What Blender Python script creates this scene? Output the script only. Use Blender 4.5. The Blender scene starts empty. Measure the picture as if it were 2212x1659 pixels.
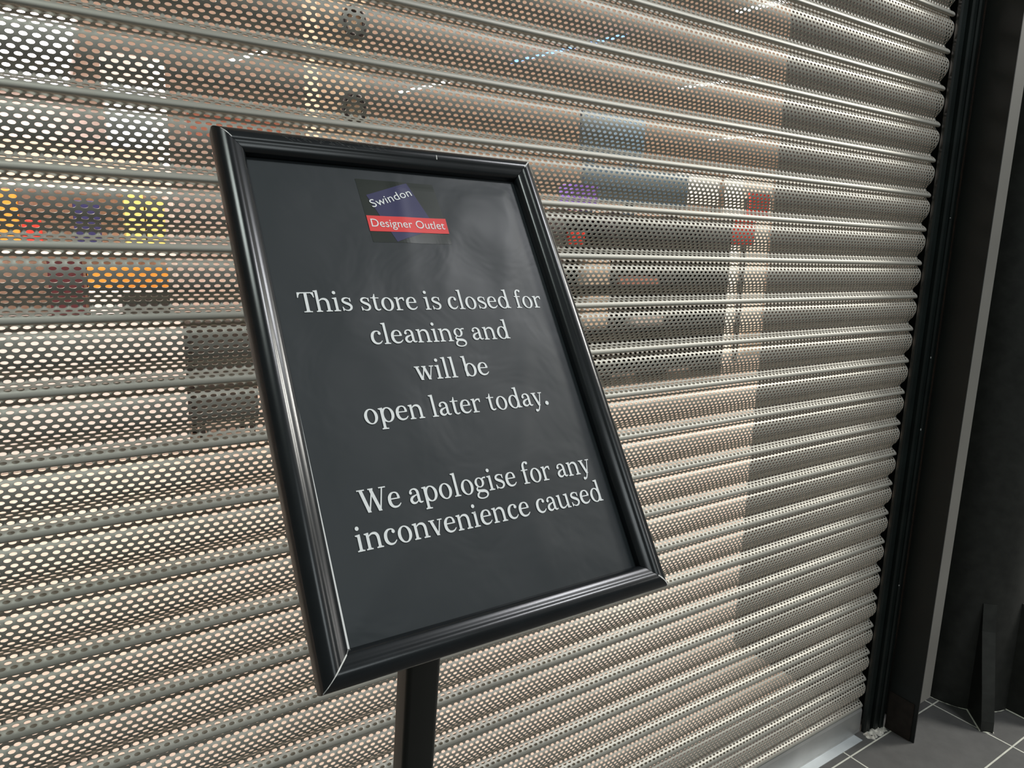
import bpy, bmesh, math, random
from mathutils import Vector, Matrix
from mathutils.geometry import tessellate_polygon
import numpy as np

random.seed(7)
scene = bpy.context.scene
COL = scene.collection

# ------------------------------------------------------------------ camera, world, lamps, exposure
cam_data = bpy.data.cameras.new('camera')
cam_data.sensor_fit = 'HORIZONTAL'
cam_data.sensor_width = 36.0
cam_data.lens = 24.597
cam_data.clip_start = 0.02
cam = bpy.data.objects.new('camera', cam_data)
COL.objects.link(cam)
cam.matrix_world = Matrix((
    (0.83940257, 0.08174167, -0.53732823, -1.7725),
    (-0.54292668, 0.17190568, -0.82199700, -0.9098),
    (0.02517836, 0.98171622, 0.18867780, 1.2891),
    (0, 0, 0, 1)))
scene.camera = cam

world = bpy.data.worlds.new('world')
scene.world = world
world.use_nodes = True
world.node_tree.nodes['Background'].inputs[0].default_value = (0.80, 0.90, 0.86, 1)
world.node_tree.nodes['Background'].inputs[1].default_value = 0.10

def area_lamp(name, loc, size, power, color=(1, 1, 1), target=None, size_y=None):
    d = bpy.data.lights.new(name, 'AREA')
    d.energy = power
    d.color = color
    d.size = size
    if size_y:
        d.shape = 'RECTANGLE'
        d.size_y = size_y
    o = bpy.data.objects.new(name, d)
    COL.objects.link(o)
    o.location = loc
    if target is not None:
        o.rotation_euler = (Vector(target) - Vector(loc)).to_track_quat('-Z', 'Y').to_euler()
    return o

# ceiling lamps of the mall, in a row in front of the shutter
area_lamp('mall_lamp', (0.55, -1.45, 3.7), 0.55, 38, (0.95, 0.96, 1.0), size_y=0.30)
area_lamp('mall_lamp', (2.9, -1.35, 3.7), 1.4, 180, (1.0, 0.98, 0.92), size_y=0.7)
area_lamp('mall_lamp', (-2.4, -1.45, 3.7), 0.80, 25, (0.90, 1.0, 0.95), size_y=0.4)
area_lamp('mall_lamp', (-0.6, -4.6, 3.7), 1.40, 34, (0.90, 0.98, 1.0))
area_lamp('mall_lamp', (4.8, -4.8, 3.7), 2.0, 110, (1.0, 0.98, 0.94))

vs = scene.view_settings
vs.view_transform = 'Standard'
vs.look = 'None'
vs.exposure = 0.0
vs.gamma = 1.0
vs.use_curve_mapping = False

# ------------------------------------------------------------------ materials
def mat(name, color, rough=0.5, metal=0.0, spec=0.5, coat=0.0, coat_rough=0.1, emit=None, strength=0.0):
    m = bpy.data.materials.new(name)
    m.use_nodes = True
    b = m.node_tree.nodes['Principled BSDF']
    b.inputs['Base Color'].default_value = (*color, 1)
    b.inputs['Roughness'].default_value = rough
    b.inputs['Metallic'].default_value = metal
    b.inputs['Specular IOR Level'].default_value = spec
    b.inputs['Coat Weight'].default_value = coat
    b.inputs['Coat Roughness'].default_value = coat_rough
    if emit:
        b.inputs['Emission Color'].default_value = (*emit, 1)
        b.inputs['Emission Strength'].default_value = strength
    return m

def noisy(m, scale, amount, detail=4.0, bump=0.0, bump_dist=0.001, stretch=None):
    """Vary base colour by a noise of the object's own coordinates; optional bump."""
    nt = m.node_tree
    b = nt.nodes['Principled BSDF']
    tc = nt.nodes.new('ShaderNodeTexCoord')
    src = tc.outputs['Object']
    if stretch:
        mp = nt.nodes.new('ShaderNodeMapping')
        mp.inputs['Scale'].default_value = stretch
        nt.links.new(src, mp.inputs[0])
        src = mp.outputs[0]
    n = nt.nodes.new('ShaderNodeTexNoise')
    n.inputs['Scale'].default_value = scale
    n.inputs['Detail'].default_value = detail
    nt.links.new(src, n.inputs['Vector'])
    c = b.inputs['Base Color'].default_value
    r = nt.nodes.new('ShaderNodeValToRGB')
    r.color_ramp.elements[0].position = 0.3
    r.color_ramp.elements[1].position = 0.7
    r.color_ramp.elements[0].color = [x * (1 - amount) for x in c[:3]] + [1]
    r.color_ramp.elements[1].color = [min(1, x * (1 + amount)) for x in c[:3]] + [1]
    nt.links.new(n.outputs['Fac'], r.inputs[0])
    nt.links.new(r.outputs[0], b.inputs['Base Color'])
    if bump:
        bp = nt.nodes.new('ShaderNodeBump')
        bp.inputs['Strength'].default_value = bump
        bp.inputs['Distance'].default_value = bump_dist
        nt.links.new(n.outputs['Fac'], bp.inputs['Height'])
        nt.links.new(bp.outputs[0], b.inputs['Normal'])
    return m

M_SLAT = noisy(mat('slat_metal', (0.42, 0.408, 0.36), 0.47, 0.36), 9, 0.06, stretch=(0.3, 1, 6))
M_RAIL = noisy(mat('bottom_rail_metal', (0.40, 0.40, 0.39), 0.42, 0.5), 14, 0.08)
M_THRESH = noisy(mat('threshold_metal', (0.62, 0.66, 0.68), 0.38, 0.3), 12, 0.12)
M_FRAME = noisy(mat('black_plastic', (0.010, 0.012, 0.014), 0.25, 0.0, 0.6), 40, 0.2)
M_CHIP = mat('bare_edge', (0.75, 0.74, 0.72), 0.5)
M_POST = mat('post_black', (0.010, 0.011, 0.009), 0.38, 0.0, 0.5)
M_TEXT = mat('white_print', (0.94, 0.96, 0.97), 0.55)
M_BLUE = mat('logo_blue', (0.030, 0.030, 0.105), 0.42)
M_RED = mat('logo_red', (0.90, 0.055, 0.055), 0.45)
M_GUIDE = noisy(mat('guide_black', (0.008, 0.012, 0.011), 0.42, 0.0, 0.4), 20, 0.3)
M_CASING = noisy(mat('casing_black', (0.007, 0.0095, 0.0088), 0.40, 0.0, 0.4), 8, 0.25)
M_FLANGE = noisy(mat('flange_sheen', (0.19, 0.185, 0.17), 0.38, 0.2), 5, 0.08)  # grey stands for light reflecting off the dark painted flange
M_IRON = noisy(mat('iron_black', (0.026, 0.027, 0.024), 0.48, 0.0, 0.45), 30, 0.25, bump=0.25, bump_dist=0.003)
M_KICK = noisy(mat('kick_black', (0.020, 0.015, 0.012), 0.6, 0.0, 0.3), 60, 0.3)
M_GROUT = noisy(mat('grout_white', (0.72, 0.72, 0.60), 0.9), 90, 0.2, bump=0.4)
M_MORTAR = noisy(mat('mortar_grey', (0.56, 0.54, 0.48), 0.95), 120, 0.45, bump=0.6)
M_DARK = mat('jamb_black', (0.012, 0.012, 0.012), 0.6)

def poster_mat():
    m = mat('poster_print', (0.019, 0.0250, 0.0295), 0.50, 0.0, 0.45, coat=0.10, coat_rough=0.30)
    nt = m.node_tree
    b = nt.nodes['Principled BSDF']
    tc = nt.nodes.new('ShaderNodeTexCoord')
    n = nt.nodes.new('ShaderNodeTexNoise')
    n.inputs['Scale'].default_value = 14
    n.inputs['Detail'].default_value = 3
    n.inputs['Distortion'].default_value = 0.6
    nt.links.new(tc.outputs['Object'], n.inputs['Vector'])
    bp = nt.nodes.new('ShaderNodeBump')
    bp.inputs['Strength'].default_value = 0.35
    bp.inputs['Distance'].default_value = 0.004
    nt.links.new(n.outputs['Fac'], bp.inputs['Height'])
    nt.links.new(bp.outputs[0], b.inputs['Normal'])
    nt.links.new(bp.outputs[0], b.inputs['Coat Normal'])
    return m
M_POSTER = poster_mat()
M_PATCH = mat('logo_patch', (0.020, 0.026, 0.020), 0.30, 0.0, 0.55)

def tile_mat(name, c1, c2, mortar, w, h, ms, off, rough):
    m = mat(name, c1, rough)
    nt = m.node_tree
    b = nt.nodes['Principled BSDF']
    tc = nt.nodes.new('ShaderNodeTexCoord')
    mp = nt.nodes.new('ShaderNodeMapping')
    mp.inputs['Location'].default_value = (off[0], off[1], 0)
    nt.links.new(tc.outputs['Object'], mp.inputs[0])
    br = nt.nodes.new('ShaderNodeTexBrick')
    br.offset = 0.0
    br.inputs['Scale'].default_value = 1
    br.inputs['Brick Width'].default_value = w
    br.inputs['Row Height'].default_value = h
    br.inputs['Mortar Size'].default_value = ms
    br.inputs['Mortar Smooth'].default_value = 0.1
    br.inputs['Color1'].default_value = (*c1, 1)
    br.inputs['Color2'].default_value = (*c2, 1)
    br.inputs['Mortar'].default_value = (*mortar, 1)
    nt.links.new(mp.outputs[0], br.inputs['Vector'])
    n = nt.nodes.new('ShaderNodeTexNoise')
    n.inputs['Scale'].default_value = 12
    n.inputs['Detail'].default_value = 8
    n.inputs['Roughness'].default_value = 0.7
    nt.links.new(tc.outputs['Object'], n.inputs['Vector'])
    mx = nt.nodes.new('ShaderNodeMixRGB')
    mx.blend_type = 'MULTIPLY'
    mx.inputs[0].default_value = 0.55
    rr = nt.nodes.new('ShaderNodeValToRGB')
    rr.color_ramp.elements[0].position = 0.3
    rr.color_ramp.elements[0].color = (0.55, 0.55, 0.55, 1)
    rr.color_ramp.elements[1].position = 0.7
    rr.color_ramp.elements[1].color = (1.2, 1.2, 1.2, 1)
    nt.links.new(n.outputs['Fac'], rr.inputs[0])
    nt.links.new(br.outputs['Color'], mx.inputs[1])
    nt.links.new(rr.outputs[0], mx.inputs[2])
    nt.links.new(mx.outputs[0], b.inputs['Base Color'])
    return m
M_TILE = tile_mat('slate_tile', (0.095, 0.093, 0.090), (0.090, 0.089, 0.086), (0.62, 0.62, 0.54), 0.42, 0.2085, 0.0021,
                  (0.114 + 0.42 * 30, 0.0475 + 0.2085 * 60), 0.55)
M_SHOPFLOOR = tile_mat('shop_floor', (0.72, 0.625, 0.54), (0.70, 0.605, 0.52), (0.62, 0.52, 0.44), 0.6, 0.6, 0.002, (9, 9), 0.35)

# ------------------------------------------------------------------ object helpers
def tag(o, label=None, cat=None, group=None, kind=None):
    if label: o['label'] = label
    if cat: o['category'] = cat
    if group: o['group'] = group
    if kind: o['kind'] = kind
    return o

def link(o, parent=None):
    COL.objects.link(o)
    if parent is not None:
        o.parent = parent
    return o

def empty(name, loc, label, cat, group=None):
    o = bpy.data.objects.new(name, None)
    o.empty_display_size = 0.1
    o.location = loc
    COL.objects.link(o)
    return tag(o, label, cat, group)

def base(parent):
    return Vector(parent.location) if parent is not None and parent.parent is None else (
        base(parent.parent) if parent is not None else Vector((0, 0, 0)))

def obj(name, verts, faces, material, parent=None, smooth=False, sharp=35):
    """verts in world coordinates; parents never rotate, so children only subtract the root's place"""
    off = base(parent)
    me = bpy.data.meshes.new(name)
    me.from_pydata([tuple(Vector(v) - off) for v in verts], [], faces)
    me.materials.append(material)
    if smooth:
        me.polygons.foreach_set('use_smooth', [True] * len(me.polygons))
        me.set_sharp_from_angle(angle=math.radians(sharp))
    me.update()
    return link(bpy.data.objects.new(name, me), parent)

class MB:
    def __init__(self):
        self.v, self.f = [], []
    def add(self, v, f):
        k = len(self.v)
        self.v += [tuple(x) for x in v]
        self.f += [[i + k for i in q] for q in f]
        return self
    def box(self, x0, x1, y0, y1, z0, z1, bev=0.0):
        bm = bmesh.new()
        bmesh.ops.create_cube(bm, size=1)
        for v in bm.verts:
            v.co = ((x0 + x1) / 2 + v.co.x * (x1 - x0), (y0 + y1) / 2 + v.co.y * (y1 - y0), (z0 + z1) / 2 + v.co.z * (z1 - z0))
        if bev:
            bmesh.ops.bevel(bm, geom=bm.edges[:], offset=bev, segments=2, affect='EDGES', profile=0.5)
        bm.verts.index_update()
        self.add([v.co[:] for v in bm.verts], [[v.index for v in f.verts] for f in bm.faces])
        bm.free()
        return self
    def prism(self, poly, a, b, axis='z'):
        """poly: closed 2D loop (ccw); extruded from a to b along an axis"""
        n = len(poly)
        def P(p, t):
            return {'z': (p[0], p[1], t), 'x': (t, p[0], p[1]), 'y': (p[0], t, p[1])}[axis]
        v = [P(p, a) for p in poly] + [P(p, b) for p in poly]
        f = [[i, (i + 1) % n, n + (i + 1) % n, n + i] for i in range(n)]
        f += [list(range(n))[::-1], [n + i for i in range(n)]]
        return self.add(v, f)
    def cyl(self, c, r, z0, z1, n=32, r2=None):
        r2 = r if r2 is None else r2
        v = [(c[0] + r * math.cos(2 * math.pi * i / n), c[1] + r * math.sin(2 * math.pi * i / n), z0) for i in range(n)]
        v += [(c[0] + r2 * math.cos(2 * math.pi * i / n), c[1] + r2 * math.sin(2 * math.pi * i / n), z1) for i in range(n)]
        f = [[i, (i + 1) % n, n + (i + 1) % n, n + i] for i in range(n)]
        f += [list(range(n))[::-1], [n + i for i in range(n)]]
        return self.add(v, f)
    def build(self, name, material, parent=None, smooth=False, sharp=35):
        return obj(name, self.v, self.f, material, parent, smooth, sharp)

def struct(name, mb, material):
    return tag(mb.build(name, material), kind='structure')

# ------------------------------------------------------------------ the setting
struct('floor', MB().box(-6, 4, -7, 0.2, -0.05, 0.0), M_TILE)
struct('floor_shop', MB().box(-6, 12, 0.2, 10.5, -0.05, 0.0), M_SHOPFLOOR)
M_WALL = noisy(mat('shop_wall', (0.76, 0.65, 0.57), 0.8), 3, 0.1)
M_CEIL = noisy(mat('shop_ceiling', (0.76, 0.66, 0.59), 0.9), 2, 0.08)
struct('wall_back', MB().box(-6, 12, 10.5, 10.6, 0, 3.2), M_WALL)
struct('wall_left', MB().box(-6.1, -6, 0.2, 10.5, 0, 3.2), M_WALL)
struct('wall_right', MB().box(12, 12.1, 0.2, 10.5, 0, 3.2), M_WALL)
struct('ceiling', MB().box(-6, 12, 0.2, 10.5, 3.2, 3.3), M_CEIL)
struct('wall_jamb', MB().box(0.062, 0.62, 0.05, 0.485, 0, 3.2), M_DARK)
struct('wall_side', MB().box(0.62, 4.0, 0.05, 0.2, 0, 3.2), M_CASING)
struct('trim_1', MB().box(0.142, 0.345, -0.022, 0.05, 0, 3.0), M_CASING)
struct('wall_pillar', MB().box(-0.50, -0.235, 3.0, 3.25, 0, 3.2), mat('pillar_cream', (0.86, 0.68, 0.50), 0.7))

# ------------------------------------------------------------------ roller shutter
P = 0.08                      # slat pitch
Z_TOP = 22.95 * P
X0, X1 = -3.2094, 0.0
HP = 0.0114                   # hole pitch along the slat
# profile: (fraction of the pitch from the lip above, y)  - y < 0 towards the viewer
PROF = [(-0.118, 0.0104), (-0.080, 0.0097), (-0.040, 0.0090), (0.0, 0.0078), (0.05, 0.0056), (0.10, 0.0018), (0.17, -0.0028), (0.28, -0.0048), (0.40, -0.0042),
        (0.50, -0.0018), (0.59, 0.0022), (0.655, 0.0068), (0.705, 0.0100), (0.755, 0.0112), (0.802, 0.0082), (0.838, 0.0032), (0.868, -0.0002),
        (0.900, -0.0021), (0.932, -0.0032), (0.960, -0.0034), (0.982, -0.0024), (0.995, -0.0002), (0.997, 0.0018), (0.990, 0.0034)]

def catmull(pts, n):
    pts = [np.array(p, float) for p in pts]
    out = []
    for i in range(len(pts) - 1):
        p0, p1, p2, p3 = pts[max(i - 1, 0)], pts[i], pts[i + 1], pts[min(i + 2, len(pts) - 1)]
        for k in range(n):
            t = k / n
            out.append(0.5 * ((2 * p1) + (-p0 + p2) * t + (2 * p0 - 5 * p1 + 4 * p2 - p3) * t * t + (-p0 + 3 * p1 - 3 * p2 + p3) * t ** 3))
    out.append(pts[-1])
    return np.array(out)

def slat_mesh():
    curve = catmull(PROF, 12)
    yz = np.stack([curve[:, 1], (1 - curve[:, 0]) * P], 1)
    seg = np.linalg.norm(np.diff(yz, axis=0), axis=1)
    arc = np.concatenate([[0], np.cumsum(seg)])
    tan = np.gradient(yz, arc, axis=0)
    tan /= np.linalg.norm(tan, axis=1)[:, None]
    nrm = np.stack([tan[:, 1], -tan[:, 0]], 1)      # points to the viewer (-y) where the profile runs down
    i_end = np.argmax(curve[:, 0] > 0.896)
    s_end = arc[i_end]
    i_beg = int(np.argmax(curve[:, 0] > -0.004))
    s_beg = arc[i_beg]
    TH = 0.0009
    def pos(s, side):
        s = np.asarray(s)
        y = np.interp(s, arc, yz[:, 0]); z = np.interp(s, arc, yz[:, 1])
        ny = np.interp(s, arc, nrm[:, 0]); nz = np.interp(s, arc, nrm[:, 1])
        return y + ny * side, z + nz * side
    rows = 13
    rh = (s_end - s_beg) / rows
    n = int(round((X1 - X0) / HP - 0.5))
    width = (n + 0.5) * HP
    x0 = X1 - width
    NH = 20
    ax, bs = 0.0037, 0.00212
    verts = []
    def put(x, s, side):
        y, z = pos(s, side)
        k = len(verts)
        verts.extend(np.stack([np.broadcast_to(x, np.shape(s)) if np.ndim(x) == 0 else x, np.broadcast_to(y, np.shape(x)), np.broadcast_to(z, np.shape(x))], 1).tolist())
        return k
    faces = []
    gx = x0 + np.arange(2 * n + 2) * HP / 2
    lines = {}
    sides = (0.0, -TH)
    for si, sd in enumerate(sides):
        for r in range(rows + 1):
            lines[(si, r)] = put(gx, np.full(len(gx), s_beg + r * rh), sd)
    th = np.arange(NH) * 2 * math.pi / NH
    hole = {}
    for si, sd in enumerate(sides):
        for r in range(rows):
            o = 0 if r % 2 == 0 else 1
            for k in range(n):
                cx = x0 + (k + 0.5) * HP + o * HP / 2
                # s grows downwards, so +sin goes to smaller s
                ss = s_beg + (r + 0.5) * rh - bs * np.sin(th)
                hole[(si, r, k)] = put(cx + ax * np.cos(th), ss, sd)
    for si in (0, 1):
        def F(q):
            faces.append(q if si == 0 else q[::-1])
        for r in range(rows):
            o = 0 if r % 2 == 0 else 1
            T, B = lines[(si, r)], lines[(si, r + 1)]
            for k in range(n):
                c = 2 * k + o
                tl, tm, tr = T + c, T + c + 1, T + c + 2
                bl, bm, br = B + c, B + c + 1, B + c + 2
                h = hole[(si, r, k)]
                H = lambda a, b: [h + (j % NH) for j in range(a, b - 1, -1)]
                F([bm, br] + H(18, 15)); F([br, tr] + H(22, 18)); F([tr, tm] + H(5, 2))
                F([tm, tl] + H(8, 5)); F([tl, bl] + H(12, 8)); F([bl, bm] + H(15, 12))
            if o == 0:
                F([B + 2 * n, B + 2 * n + 1, T + 2 * n + 1, T + 2 * n])
            else:
                F([B, B + 1, T + 1, T])
    for r in range(rows):
        for k in range(n):
            a, b = hole[(0, r, k)], hole[(1, r, k)]
            for j in range(NH):
                j2 = (j + 1) % NH
                faces.append([a + j2, b + j2, b + j, a + j][::-1])
    # bead and hook: plain strip that continues from the last line
    ss = arc[i_end:]
    prev = {si: (lines[(si, rows)], lines[(si, rows)] + 2 * n + 1) for si in (0, 1)}
    first = True
    for s in ss[1:]:
        cur = {}
        for si, sd in enumerate(sides):
            k = put(np.array([gx[0], gx[-1]]), np.array([s, s]), sd)
            cur[si] = (k, k + 1)
            q = [cur[si][0], cur[si][1], prev[si][1], prev[si][0]]
            if first:
                L = lines[(si, rows)]
                q = [cur[si][0], cur[si][1]] + [L + i for i in range(2 * n + 1, -1, -1)]
            faces.append(q if si == 0 else q[::-1])
        for e in (0, 1):
            q = [cur[0][e], prev[0][e], prev[1][e], cur[1][e]]
            faces.append(q if e == 0 else q[::-1])
        prev = cur
        first = False
    # tongue above the first line, runs up behind the bead of the slat above
    prev = None
    for s in arc[:i_beg + 1]:
        last = s == arc[i_beg]
        cur = {}
        for si, sd in enumerate(sides):
            if last:
                cur[si] = (lines[(si, 0)], lines[(si, 0)] + 2 * n + 1)
            else:
                k = put(np.array([gx[0], gx[-1]]), np.array([s, s]), sd)
                cur[si] = (k, k + 1)
            if prev is not None:
                q = ([lines[(si, 0)] + i for i in range(2 * n + 2)] if last else list(cur[si])) + [prev[si][1], prev[si][0]]
                faces.append(q if si == 0 else q[::-1])
        if prev is not None:
            for e in (0, 1):
                q = [cur[0][e], prev[0][e], prev[1][e], cur[1][e]]
                faces.append(q if e == 0 else q[::-1])
        prev = cur
    # end edges of the perforated zone
    for r in range(rows):
        for e, c in ((0, 0), (1, 2 * n + 1)):
            q = [lines[(0, r)] + c, lines[(1, r)] + c, lines[(1, r + 1)] + c, lines[(0, r + 1)] + c]
            faces.append(q if e == 0 else q[::-1])
    me = bpy.data.meshes.new('slat')
    me.from_pydata(verts, [], faces)
    me.materials.append(M_SLAT)
    me.polygons.foreach_set('use_smooth', [True] * len(me.polygons))
    me.set_sharp_from_angle(angle=math.radians(40))
    me.update()
    return me

shutter = empty('roller_shutter', (-1.6, 0, 0),
                'closed grey perforated metal roller shutter across the shop front behind the sign', 'shutter')
slat0 = bpy.data.objects.new('slat', slat_mesh())
for i in range(-4, 23):
    s = slat0 if i == -4 else slat0.copy()
    link(s, shutter)
    s.location = (1.6, 0, Z_TOP - i * P)
# bottom rail: plain T section under the last slat
rail = MB()
rail.prism([(-0.0035, 0.006), (0.0035, 0.006), (0.0035, 0.064), (0.006, 0.074), (0.005, 0.079), (0.001, 0.079), (-0.0035, 0.066)], X0, X1, 'x')
rail.box(X0, X1, -0.004, 0.03, 0.0012, 0.0065)
tag(rail.build('bottom_rail', M_RAIL, shutter), 'plain grey bottom rail without holes')

thr = MB().box(-3.2, -0.026, -0.0285, 0.012, 0.0, 0.0012)
tag(thr.build('threshold_strip', M_THRESH), 'pale metal threshold strip on the tiles under the shutter', 'strip')

# guide rail: grooved black channel at the right end of the slats
guide = empty('guide_rail', (0.04, 0.0, 0), 'grooved black vertical guide rail at the right end of the shutter', 'rail')
g = MB()
poly = [(0.006, -0.011), (0.010, -0.015), (0.029, -0.015), (0.032, -0.011), (0.032, -0.004), (0.037, -0.004), (0.037, -0.020), (0.040, -0.024),
        (0.054, -0.024), (0.057, -0.021), (0.057, -0.008), (0.061, -0.008), (0.061, -0.023), (0.064, -0.027), (0.076, -0.027), (0.079, -0.024),
        (0.079, 0.03), (0.02, 0.03), (0.02, 0.024), (0.058, 0.024), (0.058, 0.000), (0.006, -0.004)]
g.prism(poly, 0.0, 2.6, 'z')
g.build('channel', M_GUIDE, guide)
mm = MB()
for k in range(60):
    x = random.uniform(0.0, 0.075); y = -0.018 - random.uniform(0, 0.02); r = random.uniform(0.003, 0.0085)
    n = 7
    ring = [(x + r * random.uniform(.7, 1.3) * math.cos(2 * math.pi * j / n), y + r * random.uniform(.7, 1.3) * math.sin(2 * math.pi * j / n), 0.0) for j in range(n)]
    top = (x, y, r * random.uniform(0.5, 1.3))
    mm.add(ring + [top], [[j, (j + 1) % n, n] for j in range(n)])
tag(mm.build('mortar', M_MORTAR, guide, True, 60), 'crumbly whitish mortar at the foot of the rail')
# little paint chips on the rail's edge
for z, h in ((1.047, 0.004), (0.86, 0.005), (1.39, 0.002), (0.43, 0.003)):
    MB().box(0.0605, 0.0635, -0.0250, -0.0235, z, z + h).build('paint_chip', M_CHIP, guide)

# casing beside the rail: black web, front flange with reflected light put into its grey colour, darker kick piece at the floor
casing = empty('steel_casing', (0.11, -0.06, 0), 'tall black steel casing with light-catching edge strip between guide rail and iron column', 'casing')
MB().box(0.0835, 0.0865, -0.108, -0.028, 0.0, 2.8).build('web_panel', M_CASING, casing)
tag(MB().box(0.0866, 0.1375, -0.108, -0.104, 0.120, 2.8).build('front_flange', M_FLANGE, casing), 'satin edge strip, coloured grey for the light it reflects')
k = MB().add([(0.0810, -0.030, 0.0), (0.0810, -0.097, 0.0), (0.0810, -0.097, 0.110), (0.0810, -0.030, 0.113),
              (0.0834, -0.030, 0.0), (0.0834, -0.097, 0.0), (0.0834, -0.097, 0.110), (0.0834, -0.030, 0.113)],
             [[0, 3, 2, 1], [4, 5, 6, 7], [0, 1, 5, 4], [1, 2, 6, 5], [2, 3, 7, 6], [3, 0, 4, 7]])
tag(k.build('kick_plate', M_KICK, casing), 'scuffed dark kick plate at the foot')

# cast iron column with gusset fins
CX, CY, CR = 0.492, -0.02, 0.150
column = empty('iron_column', (CX, CY, 0), 'round black cast iron column with gusset fins standing on slate tiles', 'column')
sh = MB()
n = 64
zs = [0.0, 0.05, 0.2, 0.36, 0.9, 1.6, 2.8]
for z in zs:
    for i in range(n):
        a = 2 * math.pi * i / n
        r = CR + (0.004 * max(0, 1 - z / 0.3))
        sh.v.append((CX + r * math.cos(a), CY + r * math.sin(a), z))
for j in range(len(zs) - 1):
    for i in range(n):
        sh.f.append([j * n + i, j * n + (i + 1) % n, (j + 1) * n + (i + 1) % n, (j + 1) * n + i])
sh.build('shaft', M_IRON, column, True, 50)
def fin(deg, reach=0.252, top=0.335, th=0.031):
    a = math.radians(deg)
    d = Vector((math.cos(a), math.sin(a), 0)); t = Vector((-math.sin(a), math.cos(a), 0))
    prof = [(0.0, reach), (0.03, reach - 0.004), (0.10, reach - 0.026), (0.18, reach - 0.055), (0.26, reach - 0.083), (top, CR + 0.002)]
    v, f = [], []
    for z, r in prof:
        w = th / 2 * (1.0 + 0.12 * (z / top))
        for s_, rr in ((-1, CR - 0.03), (-1, r), (1, r), (1, CR - 0.03)):
            p = Vector((CX, CY, z)) + d * rr + t * (s_ * w)
            v.append(p[:])
    for j in range(len(prof) - 1):
        for e in range(4):
            f.append([j * 4 + e, j * 4 + (e + 1) % 4, (j + 1) * 4 + (e + 1) % 4, (j + 1) * 4 + e])
    f.append([0, 3, 2, 1]); m_ = (len(prof) - 1) * 4; f.append([m_, m_ + 1, m_ + 2, m_ + 3])
    o = obj('fin', v, f, M_IRON, column)
    return o
for dg in (223, 268, 313):
    fin(dg)
# off-white grout bead along the foot
def outline():
    pts = []
    a = 178.0
    fins = [223, 268, 313]
    while a < 330:
        fi = next((q for q in fins if abs(a - q) < 6.0), None)
        if fi is not None:
            ar = math.radians(fi); d = Vector((math.cos(ar), math.sin(ar), 0)); t = Vector((-math.sin(ar), math.cos(ar), 0))
            for s_, rr in ((-1, CR), (-1, 0.25), (0, 0.252), (1, 0.25), (1, CR)):
                pts.append(Vector((CX, CY, 0)) + d * rr + t * (s_ * 0.0155))
            a = fi + 6.1
        else:
            ar = math.radians(a)
            pts.append(Vector((CX + (CR + 0.002) * math.cos(ar), CY + (CR + 0.002) * math.sin(ar), 0)))
            a += 3
    return pts
ol = outline()
gv, gf = [], []
ctr = Vector((CX, CY, 0))
for i, p_ in enumerate(ol):
    d = (ol[min(i + 1, len(ol) - 1)] - ol[max(i - 1, 0)]).normalized()
    nn = Vector((d.y, -d.x, 0))
    w = random.uniform(0.0022, 0.0042)
    gv += [(p_ - nn * 0.001 + Vector((0, 0, 0.0001)))[:], (p_ - nn * 0.001 + Vector((0, 0, 0.0028)))[:], (p_ + nn * w + Vector((0, 0, 0.0002)))[:]]
for i in range(len(ol) - 1):
    a, b = i * 3, i * 3 + 3
    gf += [[a + 1, a + 2, b + 2, b + 1], [a, a + 1, b + 1, b]]
tag(obj('grout_line', gv, gf, M_GROUT, column), 'off-white grout bead round the foot')

# ------------------------------------------------------------------ sign stand
SU = Vector((0.99996, -0.0030, -0.0060)).normalized()
SV = Vector((-0.0148, 0.51747, 0.85557)).normalized()      # the frame is very slightly out of square
SN = SU.cross(SV).normalized()
SO = Vector((-1.6412, -0.4765, 0.9820)) - SN * 0.004
SW, SH, BW = 0.330, 0.472, 0.025
def S(u, v, n_=0.0):
    return SO + SU * u + SV * v + SN * n_
sign = empty('sign_stand', (-1.4755, -0.21, 0), 'black framed notice stand with white lettering in front of the grey shutter', 'sign')

RP_KEY = [(0.0, 0.006), (0.0012, 0.0092), (0.0045, 0.0124), (0.0090, 0.0140), (0.0130, 0.0136), (0.0160, 0.0122), (0.0190, 0.0113),
          (0.0220, 0.0098), (0.0242, 0.0068), (0.0250, 0.0042)]
RP = [(0.0, -0.004)] + [tuple(q) for q in catmull(RP_KEY, 4)] + [(0.0250, 0.0026), (0.018, 0.0012), (0.018, -0.004)]
def frame_rail(corner_a, dir_l, dir_in, length):
    """mitred rail: runs from outer corner a along dir_l, profile grows along dir_in"""
    v, f = [], []
    m = len(RP)
    gap = 0.00025
    for end in (0, 1):
        for w, h in RP:
            t = w + gap if end == 0 else length - w - gap
            uv = corner_a + dir_l * t + dir_in * w
            v.append(S(uv.x, uv.y, h)[:])
    for i in range(m):
        j = (i + 1) % m
        f.append([i, j, m + j, m + i])
    f.append(list(range(m))[::-1]); f.append([m + i for i in range(m)])
    o = obj('frame_rail', v, f, M_FRAME, sign, True, 50)
    bm = bmesh.new(); bm.from_mesh(o.data); bmesh.ops.recalc_face_normals(bm, faces=bm.faces); bm.to_mesh(o.data); bm.free()
    return o
V2 = Vector
R_TOP = frame_rail(V2((0, SH)), V2((1, 0)), V2((0, -1)), SW)
R_BOT = frame_rail(V2((0, 0)), V2((1, 0)), V2((0, 1)), SW)
R_LEFT = frame_rail(V2((0, 0)), V2((0, 1)), V2((1, 0)), SH)
R_RIGHT = frame_rail(V2((SW, 0)), V2((0, 1)), V2((-1, 0)), SH)

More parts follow.
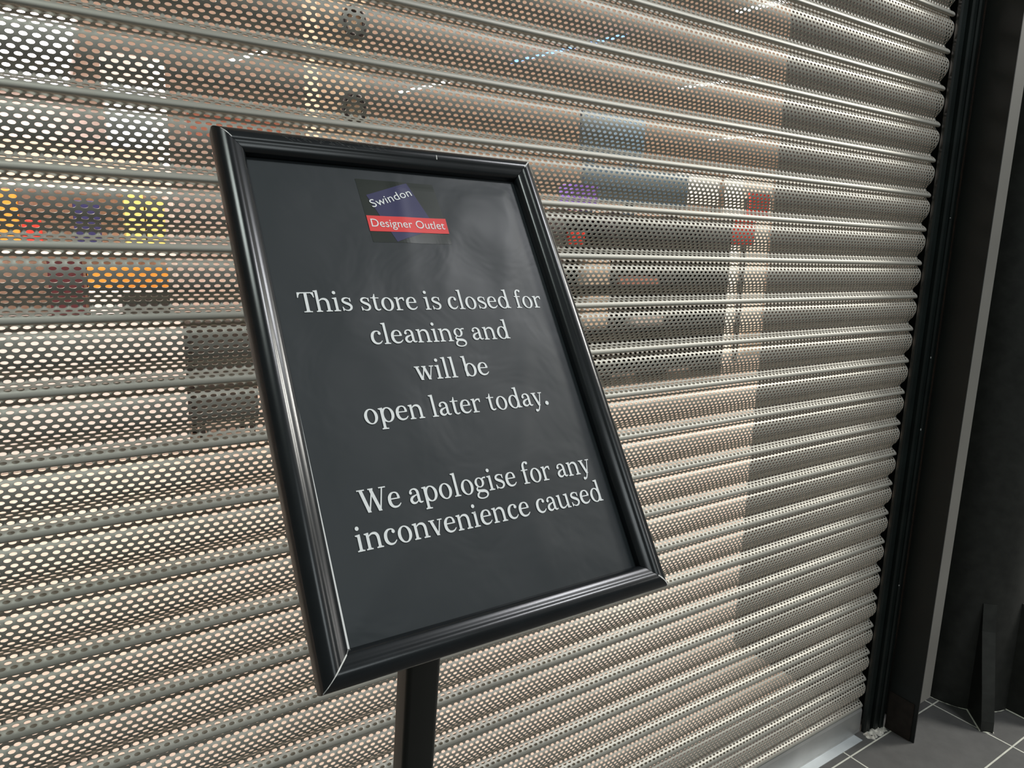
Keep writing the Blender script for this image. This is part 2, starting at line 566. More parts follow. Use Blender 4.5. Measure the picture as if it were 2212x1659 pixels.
def rail_h(w):
    ws = [p[0] for p in RP[1:-3]]; hs = [p[1] for p in RP[1:-3]]
    return float(np.interp(w, ws, hs))
def chip(parent, corner, sx, sy, w0, w1, thick, name='chipped_edge'):
    """bare line along the mitre from width w0 to w1"""
    v, f = [], []
    N = 8
    for i in range(N + 1):
        w = w0 + (w1 - w0) * i / N
        h = rail_h(w) + 0.0003
        tk = thick * random.uniform(0.5, 1.2)
        for s_ in (-1, 1):
            v.append(S(corner[0] + sx * (w + s_ * tk / 2), corner[1] + sy * (w - s_ * tk / 2), h)[:])
    for i in range(N):
        f.append([2 * i, 2 * i + 1, 2 * i + 3, 2 * i + 2])
    o = obj(name, v, f, M_CHIP, parent)
    return o
chip(R_BOT, (0, 0), 1, 1, 0.0008, 0.0245, 0.0007)
chip(R_BOT, (SW, 0), -1, 1, 0.001, 0.012, 0.0009)
chip(R_TOP, (0, SH), 1, -1, 0.006, 0.014, 0.0006)
chip(R_TOP, (SW, SH), -1, -1, 0.005, 0.013, 0.0009)
def nick(u, v, du, dv, hh=None, thick=0.0011):
    h = (rail_h(SH - v) if hh is None else hh) + 0.0005
    h2 = (rail_h(SH - v - dv) if hh is None else hh) + 0.0005
    obj('scratch', [S(u, v, h)[:], S(u + thick, v, h)[:], S(u + thick + du, v + dv, h2)[:], S(u + du, v + dv, h2)[:]], [[0, 1, 2, 3]], M_CHIP, R_TOP)
nick(0.2096, 0.4570, 0.0, 0.0042)
M_SCUFF = mat('scuff', (0.13, 0.135, 0.13), 0.6)
sv, sf = [], []
for q in range(70):
    u = 0.055 + 0.10 * (q / 70) + random.uniform(-0.006, 0.006)
    w = random.uniform(0.006, 0.0115)
    L = random.uniform(0.001, 0.004)
    k = len(sv)
    sv += [S(u, SH - w, rail_h(w) + 0.0002)[:], S(u + 0.00035, SH - w, rail_h(w) + 0.0002)[:],
           S(u + L + 0.0003, SH - w - L * 0.5, rail_h(w + L * .5) + 0.0002)[:], S(u + L, SH - w - L * 0.5, rail_h(w + L * .5) + 0.0002)[:]]
    sf.append([k, k + 1, k + 2, k + 3])
obj('scuff_marks', sv, sf, M_SCUFF, R_TOP)

# the sheet has gentle creases that the print follows
CREASE = [(0.232, 0.395, -0.6, 0.030, 0.0016), (0.200, 0.350, 1.1, 0.012, 0.0006), (0.262, 0.335, 1.3, 0.014, 0.0008), (0.085, 0.300, 1.2, 0.022, 0.0007),
          (0.240, 0.205, 1.2, 0.010, 0.0005), (0.120, 0.200, -1.2, 0.020, 0.0008), (0.075, 0.150, 0.5, 0.022, 0.0009), (0.210, 0.060, 1.5, 0.012, 0.0005),
          (0.150, 0.330, 1.4, 0.016, 0.0005), (0.290, 0.420, -0.8, 0.016, 0.0010), (0.060, 0.070, 0.7, 0.020, 0.0008), (0.165, 0.440, 1.5, 0.007, 0.0004)]
def sheet_h(u, v):
    h = 0.0
    for cu, cv, ang, wid, amp in CREASE:
        du, dv = u - cu, v - cv
        a = du * math.cos(ang) + dv * math.sin(ang)
        b = -du * math.sin(ang) + dv * math.cos(ang)
        h += amp * math.exp(-(b / wid) ** 2) * math.exp(-(a / 0.07) ** 2)
    h += 0.0004 * math.sin(u * 40 + 1.3 * math.sin(v * 23)) * math.cos(v * 31 + u * 9)
    e = min(u - BW, SW - BW - u, v - BW, SH - BW - v)
    return 0.0014 + max(h, -0.0004) * max(0.0, min(1.0, e / 0.02))
pv, pf = [], []
NU, NV = 118, 170
for j in range(NV + 1):
    for i in range(NU + 1):
        u = 0.0195 + (SW - 0.039) * i / NU; v = 0.0195 + (SH - 0.039) * j / NV
        pv.append(S(u, v, sheet_h(u, v))[:])
for j in range(NV):
    for i in range(NU):
        a = j * (NU + 1) + i
        pf.append([a, a + 1, a + NU + 2, a + NU + 1])
poster = obj('notice_sheet', pv, pf, M_POSTER, sign, True, 80)
poster['label'] = 'dark charcoal printed sheet, slightly creased'

def on_sheet(pts2d, faces, name, material, lift, parent=poster):
    return obj(name, [S(u, v, sheet_h(u, v) + lift)[:] for u, v in pts2d], faces, material, parent)

def quad_patch(c, nu, nv):
    """bilinear patch of four corners TL TR BR BL"""
    TL, TR, BR, BL = [Vector(q) for q in c]
    v, f = [], []
    for j in range(nv + 1):
        for i in range(nu + 1):
            s_, t_ = i / nu, j / nv
            q = TL.lerp(TR, s_).lerp(BL.lerp(BR, s_), t_)
            v.append((q.x, q.y))
    for j in range(nv):
        for i in range(nu):
            a = j * (nu + 1) + i
            f.append([a, a + nu + 1, a + nu + 2, a + 1])
    return v, f
mmv = lambda c: [(a / 1000, b / 1000) for a, b in c]
on_sheet(*quad_patch(mmv([(122.2, 434.0), (203.4, 434.0), (206.6, 365.5), (125.0, 365.5)]), 24, 24), 'logo_patch', M_PATCH, 0.00015)
on_sheet(*quad_patch(mmv([(129.5, 416.5), (174.5, 433.1), (194.0, 383.0), (149.1, 366.4)]), 24, 24), 'logo_square', M_BLUE, 0.0003)
on_sheet(*quad_patch(mmv([(124.4, 394.0), (206.7, 394.0), (206.6, 377.1), (124.5, 377.1)]), 30, 10), 'logo_banner', M_RED, 0.00045)

# ---- lettering: old-style serif built from ribbons, stems and bowls (units: 1000 per em)
class Glyphs:
    def __init__(self):
        self.v, self.f = [], []
    def poly(self, pts):
        k = len(self.v)
        tris = tessellate_polygon([[Vector((x, y, 0)) for x, y in pts]])
        self.v += list(pts)
        self.f += [[k + i for i in t] for t in tris]
    def rect(self, x0, y0, x1, y1):
        # subdivided so that it follows the sheet
        k = len(self.v); n_ = 4
        for i in range(n_ + 1):
            y = y0 + (y1 - y0) * i / n_
            self.v += [(x0, y), (x1, y)]
        self.f += [[k + 2 * i, k + 2 * i + 1, k + 2 * i + 3, k + 2 * i + 2] for i in range(n_)]
    def ribbon(self, pts, n_=7):
        c = catmull(pts, n_)
        d = np.gradient(c[:, :2], axis=0)
        d /= np.linalg.norm(d, axis=1)[:, None] + 1e-9
        k = len(self.v)
        for (x, y, w), (dx, dy) in zip(c, d):
            self.v += [(x - dy * w / 2, y + dx * w / 2), (x + dy * w / 2, y - dx * w / 2)]
        self.f += [[k + 2 * i, k + 2 * i + 1, k + 2 * i + 3, k + 2 * i + 2] for i in range(len(c) - 1)]
    def seg(self, x0, y0, x1, y1, wx):
        """diagonal with a horizontal width wx, cut level at both ends"""
        k = len(self.v); n_ = 4
        for i in range(n_ + 1):
            t = i / n_
            x = x0 + (x1 - x0) * t; y = y0 + (y1 - y0) * t
            self.v += [(x - wx / 2, y), (x + wx / 2, y)]
        self.f += [[k + 2 * i, k + 2 * i + 1, k + 2 * i + 3, k + 2 * i + 2] for i in range(n_)]
    def ring(self, cx, cy, rx, ry, tk, tn, tilt=0.0, n_=40):
        k = len(self.v)
        for i in range(n_):
            a = 2 * math.pi * i / n_
            ca, sa = math.cos(a), math.sin(a)
            sq = 1.04
            self.v += [(cx + rx * ca, cy + ry * sa)]
            b = a + tilt
            self.v += [(cx + (rx - tk) * math.cos(b), cy + (ry - tn) * math.sin(b))]
        self.f += [[k + 2 * i, k + 2 * ((i + 1) % n_), k + 2 * ((i + 1) % n_) + 1, k + 2 * i + 1] for i in range(n_)]
    def dot(self, cx, cy, r, n_=20):
        k = len(self.v)
        self.v += [(cx + r * math.cos(2 * math.pi * i / n_), cy + r * math.sin(2 * math.pi * i / n_)) for i in range(n_)]
        self.f.append([k + i for i in range(n_)])
    # typographic pieces
    def foot(self, xl, xr, x0, x1, y=0, up=1):
        """bracketed slab serif from xl to xr under a stem x0..x1"""
        t = 34 * up; b = 26 * up
        self.poly([(xl, y), (xr, y), (xr, y + t), (x1 + 26, y + t + 4 * up), (x1, y + t + b), (x0, y + t + b), (x0 - 26, y + t + 4 * up), (xl, y + t)])
    def flag(self, xl, x0, x1, y):
        self.poly([(xl, y - 34), (x0, y - 58), (x1, y - 70), (x1, y + 8), (x1 - 30, y + 6), (xl, y - 8)])

def glyph(ch):
    """-> (Glyphs, advance)"""
    g = Glyphs()
    if ch == 'T':
        g.rect(258, 30, 360, 665); g.foot(168, 450, 258, 360)
        g.rect(40, 652, 578, 692)
        g.poly([(36, 692), (26, 505), (58, 505), (84, 590), (130, 648), (150, 692)])
        g.poly([(582, 692), (592, 505), (560, 505), (534, 590), (488, 648), (468, 692)])
        return g, 618
    if ch == 'W':
        g.seg(130, 675, 310, 0, 112); g.seg(310, 0, 478, 560, 46); g.seg(470, 640, 668, 0, 112); g.seg(668, 0, 846, 675, 46)
        g.rect(10, 656, 262, 692); g.rect(372, 656, 545, 692); g.rect(735, 656, 967, 692)
        g.poly([(415, 660), (420, 692), (540, 692), (530, 600), (478, 530)])
        return g, 977
    if ch in 'hn':
        top = 752 if ch == 'h' else 481
        g.rect(76, 30, 168, top); g.flag(20, 76, 168, top); g.foot(22, 230, 76, 168)
        g.ribbon([(140, 350, 26), (185, 398, 34), (250, 438, 50), (325, 447, 68), (400, 420, 86), (442, 350, 95), (452, 260, 92), (452, 140, 92), (452, 30, 92)])
        g.foot(348, 562, 406, 498)
        return g, 582 if ch == 'h' else 591
    if ch == 'i':
        g.rect(100, 30, 192, 481); g.flag(38, 100, 192, 481); g.foot(36, 262, 100, 192); g.dot(142, 660, 60)
        return g, 293
    if ch == 'l':
        g.rect(98, 30, 190, 752); g.flag(32, 98, 190, 752); g.foot(30, 262, 98, 190)
        return g, 287
    if ch == 'r':
        g.rect(76, 30, 168, 481); g.flag(20, 76, 168, 481); g.foot(22, 268, 76, 168)
        g.ribbon([(145, 330, 26), (180, 390, 36), (235, 432, 48), (300, 452, 56), (345, 448, 60)])
        g.poly([(330, 484), (392, 470), (392, 350), (352, 350), (335, 410)])
        return g, 410
    if ch == 'u':
        g.flag(10, 66, 158, 481); g.flag(322, 400, 492, 481)
        g.ribbon([(112, 470, 92), (112, 320, 92), (113, 170, 94), (128, 85, 88), (180, 36, 64), (250, 32, 48), (325, 58, 36), (420, 130, 28)])
        g.rect(400, 0, 492, 481); g.poly([(400, 0), (560, 0), (560, 30), (515, 38), (492, 66), (400, 66)])
        return g, 576
    if ch == 't':
        g.poly([(104, 440), (108, 490), (150, 560), (168, 610), (196, 610), (196, 440)])
        g.rect(18, 446, 326, 481)
        g.ribbon([(150, 470, 92), (150, 330, 92), (150, 180, 92), (156, 92, 88), (192, 40, 66), (246, 28, 50), (325, 56, 34)])
        return g, 346
    if ch == 'f':
        g.ribbon([(134, 30, 92), (134, 300, 92), (134, 540, 92), (146, 640, 84), (192, 706, 62), (250, 732, 46), (300, 726, 44)])
        g.rect(18, 446, 300, 481); g.foot(26, 268, 88, 180); g.dot(318, 696, 50)
        return g, 325
    if ch == 'o':
        g.ring(270, 236, 234, 252, 104, 36, -0.12); return g, 539
    if ch == 'e':
        g.rect(110, 262, 410, 298)
        g.ribbon([(400, 268, 82), (400, 330, 84), (376, 415, 62), (320, 458, 44), (250, 466, 38), (170, 436, 66), (105, 350, 98), (86, 240, 104), (108, 125, 100), (180, 48, 74), (275, 30, 56), (370, 58, 42), (446, 125, 24)])
        return g, 484
    if ch == 'c':
        g.dot(366, 386, 54)
        g.ribbon([(388, 400, 60), (350, 446, 48), (280, 466, 38), (190, 444, 62), (112, 360, 96), (86, 240, 104), (108, 125, 100), (180, 48, 74), (268, 30, 56), (350, 56, 42), (424, 125, 24)])
        return g, 454
    if ch == 's':
        g.poly([(338, 462), (376, 462), (376, 330), (346, 330), (326, 405)])
        g.poly([(92, 10), (54, 10), (48, 152), (80, 152), (104, 70)])
        g.ribbon([(352, 400, 22), (310, 448, 34), (240, 464, 40), (160, 450, 58), (102, 400, 76), (108, 334, 84), (190, 282, 92), (290, 236, 96), (356, 170, 88), (346, 90, 74), (280, 32, 52), (200, 20, 40), (130, 44, 30), (76, 110, 20)])
        return g, 432
    if ch == 'a':
        g.dot(112, 362, 50)
        g.ribbon([(98, 385, 60), (135, 436, 48), (210, 466, 40), (290, 452, 62), (346, 390, 88), (356, 300, 92), (356, 150, 92), (366, 76, 82), (410, 36, 54), (490, 52, 26)])
        g.ribbon([(330, 286, 30), (235, 258, 44), (140, 215, 74), (92, 140, 94), (120, 66, 88), (190, 36, 60), (260, 52, 42), (330, 105, 26)])
        return g, 504
    if ch == 'd':
        g.ring(262, 236, 228, 250, 102, 38, 0.12); g.rect(392, 40, 484, 752); g.flag(318, 392, 484, 752)
        g.poly([(392, 0), (556, 0), (556, 30), (508, 38), (484, 66), (392, 66)])
        return g, 575
    if ch == 'b':
        g.rect(76, 10, 168, 752); g.flag(10, 76, 168, 752); g.ring(296, 238, 232, 250, 104, 38, -0.12)
        return g, 560
    if ch == 'p':
        g.rect(76, -190, 168, 470); g.flag(14, 76, 168, 478); g.foot(20, 252, 76, 168, -215); g.ring(308, 240, 232, 248, 104, 38, -0.1)
        return g, 571
    if ch == 'g':
        g.ring(228, 318, 182, 164, 88, 34, -0.05)
        g.ribbon([(352, 420, 50), (420, 452, 44), (500, 452, 52)])
        g.ribbon([(150, 190, 30), (96, 150, 48), (86, 96, 66), (140, 58, 82), (240, 42, 92), (350, 30, 94), (428, -20, 86), (446, -92, 66), (392, -162, 44), (270, -196, 38), (140, -180, 48), (66, -122, 66), (84, -44, 66), (160, 18, 44), (210, 40, 40)])
        return g, 510
    if ch in 'vy':
        g.seg(98, 465, 268, 0, 104); g.seg(268, 0, 416, 465, 40); g.rect(6, 447, 216, 481); g.rect(324, 447, 492, 481)
        if ch == 'y':
            g.ribbon([(272, 30, 44), (236, -60, 44), (190, -140, 46), (140, -180, 50), (100, -180, 56)]); g.dot(92, -168, 52)
        return g, 497
    if ch == 'w':
        g.seg(94, 465, 232, 0, 100); g.seg(232, 0, 372, 440, 40); g.seg(362, 465, 512, 0, 100); g.seg(512, 0, 652, 465, 40)
        g.rect(6, 447, 204, 481); g.rect(276, 447, 440, 481); g.rect(562, 447, 732, 481)
        return g, 738
    if ch == '.':
        g.dot(128, 62, 76); return g, 270
    return g, 241

def text_line(txt, u0, u1, v, em):
    """serif line whose ink runs from u0 to u1 (mm) on baseline v"""
    V, F, x = [], [], 0.0
    for i, ch in enumerate(txt):
        g, adv = glyph(ch)
        k = len(V)
        V += [(a + x, b) for a, b in g.v]
        F += [[k + q for q in f] for f in g.f]
        x += adv
        if ch == 'T': x -= 58
        if ch == 'W': x -= 40
    lo = min(p[0] for p in V); hi = max(p[0] for p in V)
    sx = (u1 - u0) / (hi - lo)
    sy = em / 1000
    pts = [((u0 + (a - lo) * sx) / 1000, (v + b * sy) / 1000) for a, b in V]
    return on_sheet(pts, F, 'lettering', M_TEXT, 0.00055)
text_line('This store is closed for', 43.8, 291.9, 294.9, 27.2)
text_line('cleaning and', 99.8, 242.2, 262.3, 27.2)
text_line('will be', 132.8, 207.8, 226.4, 27.2)
text_line('open later today.', 77.6, 263.6, 191.4, 27.2)
text_line('We apologise for any', 57.0, 289.0, 119.4, 27.2)
text_line('inconvenience caused', 48.5, 292.2, 91.0, 27.2)

def sans_line(txt, name, u0, v0, u1, ang, size):
    c = bpy.data.curves.new('tmp', 'FONT')
    c.body = txt
    c.resolution_u = 4
    t = bpy.data.objects.new('tmp', c)
    COL.objects.link(t)
    dg = bpy.context.evaluated_depsgraph_get()
    dg.update()
    me = t.evaluated_get(dg).to_mesh()
    vv = [(p.co.x, p.co.y) for p in me.vertices]
    ff = [list(p.vertices) for p in me.polygons]
    t.evaluated_get(dg).to_mesh_clear()
    bpy.data.objects.remove(t); bpy.data.curves.remove(c)
    lo = min(p[0] for p in vv); hi = max(p[0] for p in vv)
    sx = (u1 - u0) / (hi - lo)
    ca, sa = math.cos(ang), math.sin(ang)
    pts = []
    for a, b in vv:
        x = (a - lo) * sx; y = b * size
        pts.append(((u0 + x * ca - y * sa) / 1000, (v0 + x * sa + y * ca) / 1000))
    return on_sheet(pts, ff, name, M_TEXT, 0.0007)
sans_line('Swindon', 'lettering', 133.2, 402.8, 133.2 + 47.0, math.radians(20.0), 12.2)
sans_line('Designer Outlet', 'lettering', 127.4, 381.9, 203.6, 0.0, 12.4)

# white sheet edge showing along the lower left lip
obj('sheet_edge', [S(0.0252, 0.212, 0.0046)[:], S(0.0247, 0.0245, 0.0046)[:], S(0.0264, 0.0245, 0.0046)[:]], [[0, 1, 2]], mat('sheet_white', (0.9, 0.9, 0.9), 0.5), sign)
# back board, bracket, post, foot plate
bb = MB()
corners = [(0.004, 0.004), (SW - 0.004, 0.004), (SW - 0.004, SH - 0.004), (0.004, SH - 0.004)]
bb.add([S(u, v, -0.006)[:] for u, v in corners] + [S(u, v, -0.0015)[:] for u, v in corners],
       [[3, 2, 1, 0], [4, 5, 6, 7], [0, 1, 5, 4], [1, 2, 6, 5], [2, 3, 7, 6], [3, 0, 4, 7]])
bb.build('back_board', M_POST, sign)
PA = Vector((-1.4755, -0.3155, 0.98))          # point on the post's front face axis
PD = Vector((0.0, 0.110, -1.0)) / 1.0          # runs down and slightly back
def post_ring(z, w, d, n_=6):
    yc = PA.y + PD.y * (PA.z - z)
    r = 0.006
    pts = []
    for (sx, sy, a0) in ((1, 1, 0), (-1, 1, 90), (-1, -1, 180), (1, -1, 270)):
        for k in range(n_ + 1):
            a = math.radians(a0 + 90 * k / n_)
            pts.append((PA.x + sx * (w / 2 - r) + r * math.cos(a), yc + d / 2 + sy * (d / 2 - r) + r * math.sin(a), z))
    return pts
r0, r1 = post_ring(0.004, 0.040, 0.030), post_ring(1.16, 0.040, 0.030)
m = len(r0)
obj('post', r0 + r1, [[i, (i + 1) % m, m + (i + 1) % m, m + i] for i in range(m)] + [list(range(m))[::-1], [m + i for i in range(m)]], M_POST, sign, True, 40)
br = MB()
q = [S(SW / 2 - 0.03, 0.16, -0.006), S(SW / 2 + 0.03, 0.16, -0.006), S(SW / 2 + 0.03, 0.30, -0.006), S(SW / 2 - 0.03, 0.30, -0.006)]
pk = [Vector((PA.x + sx, PA.y + PD.y * (PA.z - z) + 0.004, z)) for sx, z in ((-0.018, 1.06), (0.018, 1.06), (0.018, 1.155), (-0.018, 1.155))]
br.add([v[:] for v in q] + [v[:] for v in pk], [[0, 1, 2, 3], [7, 6, 5, 4], [0, 4, 5, 1], [1, 5, 6, 2], [2, 6, 7, 3], [3, 7, 4, 0]])
br.build('bracket', M_POST, sign)
MB().box(-1.4755 - 0.15, -1.4755 + 0.15, -0.36, -0.06, 0.0, 0.006, 0.002).build('base_plate', M_POST, sign)

# ------------------------------------------------------------------ inside the shop, seen through the holes
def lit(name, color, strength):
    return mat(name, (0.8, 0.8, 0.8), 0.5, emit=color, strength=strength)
M_LAMP = lit('lamp_diffuser', (1.0, 0.92, 0.82), 9.0)
M_HOUSING = mat('lamp_housing', (0.75, 0.72, 0.68), 0.5)
def strip_light(x0, x1, y0, y1, label, z=3.2, w=0.075):
    cx, cy = (x0 + x1) / 2, (y0 + y1) / 2
    t = empty('strip_light', (cx, cy, z), label, 'light', 'strip lights on the shop ceiling')
    d = Vector((x1 - x0, y1 - y0, 0)); L = d.length; d.normalize(); nn = Vector((-d.y, d.x, 0))
    def bar(hw, za, zb, name, m_):
        a = Vector((x0, y0, 0)); b = Vector((x1, y1, 0))
        v = [(p + nn * s_ * hw + Vector((0, 0, zz)))[:] for zz in (za, zb) for p, s_ in ((a, -1), (b, -1), (b, 1), (a, 1))]
        obj(name, v, [[0, 3, 2, 1], [4, 5, 6, 7], [0, 1, 5, 4], [1, 2, 6, 5], [2, 3, 7, 6], [3, 0, 4, 7]], m_, t)
    bar(w / 2, z - 0.05, z, 'housing', M_HOUSING)
    bar(w / 2 - 0.008, z - 0.06, z - 0.05, 'diffuser', M_LAMP)
strip_light(1.95, 2.25, 7.6, 6.3, 'lit strip light on the shop ceiling behind the sign top edge')
strip_light(4.4, 4.65, 5.2, 4.3, 'lit strip light on the shop ceiling, upper right of the sign')
strip_light(7.5, 7.8, 7.5, 6.3, 'lowest lit strip light on the shop ceiling, right of the sign')
strip_light(2.85, 3.0, 3.1, 2.5, 'lit strip light nearest the top right corner of the shutter')
strip_light(-0.05, 0.2, 7.3, 6.5, 'lit strip light above the top left corner of the sign')
strip_light(2.3, 2.45, 3.0, 2.6, 'short lit strip light beside the one nearest the top right', w=0.06)

panel = empty('ceiling_light', (-1.9, 8.4, 3.2), 'large glaring white ceiling light panel at top left of the shutter', 'light')
MB().box(-2.75, -1.40, 6.2, 10.3, 3.12, 3.2).build('housing', M_HOUSING, panel)
MB().box(-2.70, -1.45, 6.25, 10.25, 3.10, 3.12).build('diffuser', lit('panel_diffuser', (1.0, 0.93, 0.98), 6.0), panel)

# lamps that light the sales floor
area_lamp('shop_lamp', (-2.6, 2.6, 3.1), 1.6, 130, (1.0, 0.91, 0.85), (-2.6, 2.6, 0))
area_lamp('shop_lamp', (0.6, 3.2, 3.1), 1.6, 85, (1.0, 0.87, 0.76), (0.6, 3.2, 0))
area_lamp('shop_lamp', (3.6, 4.8, 3.1), 1.6, 150, (1.0, 0.87, 0.76), (3.6, 4.8, 0))
area_lamp('shop_lamp', (8.0, 7.0, 3.1), 1.8, 130, (1.0, 0.87, 0.76), (8.0, 7.0, 0))

def tbox(name, label, cat, x0, x1, y0, y1, z0, z1, m_, group=None, bev=0.006, strap=None):
    return tag(MB().box(x0, x1, y0, y1, z0, z1, bev).build(name, m_), label, cat, group)

def col(name, c, r=0.5):
    return mat(name, c, r)
C_RED = col('box_red', (0.75, 0.05, 0.03)); C_YEL = col('box_yellow', (0.95, 0.78, 0.25)); C_ORG = col('box_orange', (0.95, 0.36, 0.05))
C_NAVY = col('box_navy', (0.03, 0.03, 0.12)); C_MAR = col('box_maroon', (0.08, 0.015, 0.02)); C_WHT = col('box_white', (0.92, 0.88, 0.86))
C_BLK = col('shelf_black', (0.012, 0.012, 0.014)); C_CRM = col('board_cream', (0.88, 0.76, 0.62)); C_TEAL = col('board_teal', (0.05, 0.10, 0.15))
C_PUR = col('box_violet', (0.30, 0.20, 0.85)); C_GRY = col('bin_grey', (0.03, 0.028, 0.026)); C_PNK = col('board_pink', (0.75, 0.36, 0.28))

# white display counter with two shelves of boxes on the left
counter = empty('display_counter', (-1.7, 4.1, 0), 'white display counter with an open shelf back at left behind the shutter', 'counter')
MB().box(-3.2, -1.14, 3.70, 4.5, 0.0, 0.84, 0.01).build('cabinet', C_WHT, counter)
MB().box(-3.2, -1.14, 4.30, 4.36, 0.84, 1.86, 0.004).build('back_panel', col('panel_peach', (0.80, 0.58, 0.46)), counter)
MB().box(-3.2, -1.14, 3.78, 4.30, 1.20, 1.225).build('shelf', C_WHT, counter)
MB().box(-3.2, -1.14, 3.86, 4.30, 1.56, 1.585).build('shelf', C_WHT, counter)
GB = 'boxes on the display counter'
tbox('orange_carton', 'long orange carton lying on the white counter top', 'box', -1.61, -1.19, 3.8, 4.0, 1.00, 1.13, C_ORG, GB)
tbox('carton', 'low dark grey carton in front of the orange one on the counter', 'box', -1.45, -1.20, 3.62 + .1, 3.78, 0.845, 0.985, C_GRY, GB)
tbox('carton', 'white carton underneath the long orange carton', 'box', -1.61, -1.19, 3.8, 4.0, 0.845, 0.995, C_WHT, GB)
tbox('carton', 'dark maroon carton left of the long orange carton', 'box', -1.80, -1.63, 3.8, 4.0, 0.845, 1.17, C_MAR, GB)
tbox('carton', 'yellow carton on the shelf, left one of two', 'box', -1.395, -1.295, 3.82, 3.98, 1.23, 1.55, C_YEL, GB)
tbox('carton', 'yellow carton on the shelf, right one of two', 'box', -1.285, -1.185, 3.82, 3.98, 1.23, 1.53, C_YEL, GB)
tbox('carton', 'navy blue carton on the shelf of the display counter', 'box', -1.65, -1.52, 3.82, 3.98, 1.23, 1.50, C_NAVY, GB)
tbox('carton', 'red carton on the counter shelf near the left edge', 'box', -1.895, -1.805, 3.82, 3.98, 1.23, 1.385, C_RED, GB)
tbox('carton', 'orange upright carton on the counter shelf at far left', 'box', -2.02, -1.905, 3.82, 3.98, 1.23, 1.54, C_ORG, GB)

tot = empty('light_totem', (-1.25, 4.7, 0), 'tall pale blue glowing light box totem left of the sign', 'light box')
MB().box(-1.40, -1.02, 4.68, 4.80, 0.0, 2.5, 0.01).build('casing', C_WHT, tot)
MB().box(-1.385, -1.12, 4.665, 4.68, 1.80, 2.30).build('blue_panel', lit('panel_blue', (0.62, 0.78, 1.0), 1.15), tot)
MB().box(-1.11, -1.025, 4.665, 4.68, 1.80, 2.48).build('pink_panel', lit('panel_pink', (1.0, 0.82, 0.80), 1.0), tot)

binn = empty('dump_bin', (-0.9, 4.0, 0), 'dark square dump bin on the shop floor beside the white counter', 'bin')
MB().box(-1.09, -0.70, 3.8, 4.2, 0.14, 0.80, 0.01).build('tub', C_GRY, binn)
for sx in (-1.06, -0.75):
    for sy in (3.83, 4.15):
        MB().box(sx, sx + 0.03, sy, sy + 0.03, 0.0, 0.14).build('leg', C_BLK, binn)

rk = empty('wall_board', (0.1, 9.9, 2.4), 'salmon red display board high on the rear wall above the sign', 'board')
MB().box(0.0, 1.3, 10.40, 10.5, 2.75, 3.08, 0.01).build('panel', C_PNK, rk)
MB().box(-0.03, 1.33, 10.44, 10.5, 2.72, 3.11, 0.01).build('surround', C_WHT, rk)

# right: black shelving with stock
gon = empty('black_shelving', (3.1, 4.5, 0), 'long black shelving unit behind the shutter right of the sign', 'shelving')
MB().box(2.10, 4.3, 4.60, 4.66, 0.12, 1.66, 0.004).build('back_panel', C_BLK, gon)
for z in (0.12, 0.55, 0.95, 1.32):
    MB().box(2.10, 4.3, 4.20, 4.60, z, z + 0.025).build('shelf', C_BLK, gon)
for x in (2.08, 2.70, 3.45, 4.28):
    MB().box(x, x + 0.03, 4.2, 4.66, 0.0, 1.66).build('upright', C_BLK, gon)
GS = 'stock on the black shelving'
tbox('carton', 'red carton on the top shelf of the black shelving, left end', 'box', 2.16, 2.34, 4.22, 4.42, 1.346, 1.46, C_RED, GS)
tbox('carton', 'cream tall carton standing at the left of the black shelving', 'box', 2.42, 2.66, 4.22, 4.42, 0.976, 1.24, C_CRM, GS)
tbox('carton', 'cream tall carton on the lower shelf under the other cream one', 'box', 2.42, 2.66, 4.22, 4.42, 0.576, 0.88, C_CRM, GS)
tbox('carton', 'salmon carton on the middle shelf of the black shelving', 'box', 2.80, 3.30, 4.22, 4.42, 0.976, 1.06, C_PNK, GS)
tbox('carton', 'white flat carton on the lower shelf of the black shelving', 'box', 3.05, 3.40, 4.22, 4.42, 0.576, 0.66, C_WHT, GS)
tbox('carton', 'violet carton on top of the black shelving', 'box', 2.23, 2.53, 4.3, 4.5, 1.665, 1.89, C_PUR, GS)

hb = empty('header_board', (3.3, 4.9, 0), 'dark teal header board on two posts behind the black shelving', 'board')
MB().box(2.75, 3.60, 4.86, 4.90, 2.28, 2.66, 0.004).build('panel', C_TEAL, hb)
MB().box(2.80, 4.30, 4.86, 4.90, 1.80, 2.16, 0.004).build('panel', C_TEAL, hb)
for x in (2.84, 3.42):
    MB().box(x, x + 0.13, 4.905, 4.95, 0.0, 2.62).build('post', C_TEAL, hb)

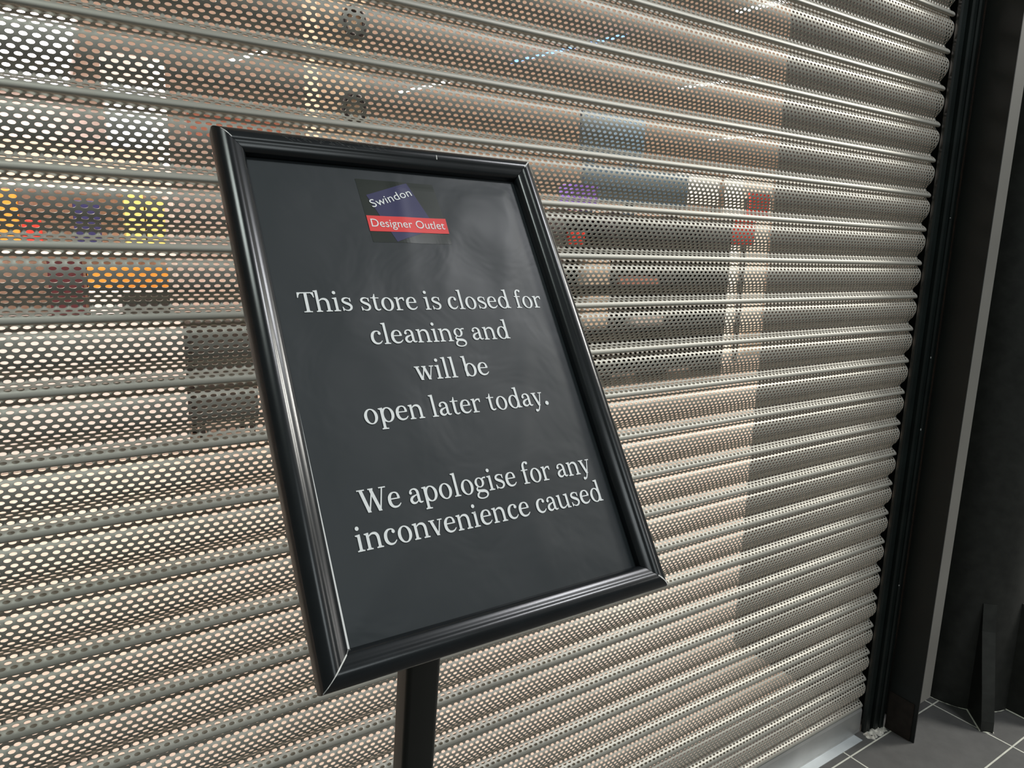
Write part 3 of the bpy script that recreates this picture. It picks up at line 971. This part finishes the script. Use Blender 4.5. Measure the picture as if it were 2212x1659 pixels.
wp = empty('cream_wall_unit', (5.85, 5.4, 0), 'bright cream wall unit near the right end behind the shutter', 'wall unit')
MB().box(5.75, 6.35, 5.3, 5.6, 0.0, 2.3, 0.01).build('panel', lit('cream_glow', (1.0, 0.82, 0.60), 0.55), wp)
MB().box(5.75, 6.35, 5.1, 5.3, 0.0, 0.3, 0.01).build('plinth', C_CRM, wp)
cb = empty('cream_board', (5.1, 5.6, 1.9), 'cream lit board left of the red hanging banner', 'board')
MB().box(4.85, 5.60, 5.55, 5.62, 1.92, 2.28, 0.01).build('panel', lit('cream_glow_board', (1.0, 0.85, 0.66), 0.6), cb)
MB().box(4.88, 4.92, 5.565, 5.605, 0.0, 1.92).build('leg', C_BLK, cb)
MB().box(5.53, 5.57, 5.565, 5.605, 0.0, 1.92).build('leg', C_BLK, cb)
bn = empty('red_banner', (5.2, 4.75, 0), 'red stepped banner stand near the right end behind the shutter', 'banner')
MB().box(5.20, 5.56, 4.72, 4.76, 1.72, 2.02, 0.004).build('upper_panel', C_RED, bn)
MB().box(4.86, 5.28, 4.68, 4.715, 1.40, 1.76, 0.004).build('lower_panel', C_RED, bn)
MB().box(5.20, 5.26, 4.765, 4.80, 0.0, 1.95).build('pole', C_BLK, bn)

nb = empty('blue_strip_light', (2.46, 4.83, 3.2), 'thin blue glowing strip on the shop ceiling above the right half of the sign', 'light')
v0, v1 = Vector((2.32, 5.545, 0)), Vector((2.61, 4.117, 0))
dd = (v1 - v0).normalized(); nd = Vector((-dd.y, dd.x, 0))
for nm, hw, za, zb, m_ in (('profile', 0.022, 3.17, 3.2, M_HOUSING), ('diffuser', 0.017, 3.155, 3.17, lit('blue_glow', (0.03, 0.28, 1.0), 3.0))):
    vv = [(p + nd * s_ * hw + Vector((0, 0, zz)))[:] for zz in (za, zb) for p, s_ in ((v0, -1), (v1, -1), (v1, 1), (v0, 1))]
    obj(nm, vv, [[0, 3, 2, 1], [4, 5, 6, 7], [0, 1, 5, 4], [1, 2, 6, 5], [2, 3, 7, 6], [3, 0, 4, 7]], m_, nb)

def ring_sign(cx, cz, label):
    v, f = [], []
    n1, n2, R_, r_ = 28, 8, 0.058, 0.016
    for i in range(n1):
        a = 2 * math.pi * i / n1
        for j in range(n2):
            b = 2 * math.pi * j / n2
            rr = R_ + r_ * math.cos(b)
            v.append((cx + rr * math.cos(a), 2.983 + r_ * math.sin(b), cz + 1.15 * rr * math.sin(a)))
    for i in range(n1):
        for j in range(n2):
            f.append([i * n2 + j, ((i + 1) % n1) * n2 + j, ((i + 1) % n1) * n2 + (j + 1) % n2, i * n2 + (j + 1) % n2])
    tag(obj('ring_decoration', v, f, C_BLK, None, True, 80), label, 'decoration', 'rings on the cream pillar')
ring_sign(-0.30, 2.47, 'dark ring hung on the cream pillar, the upper of the two rings')
ring_sign(-0.31, 2.03, 'dark ring hung on the cream pillar, the lower of the two rings')
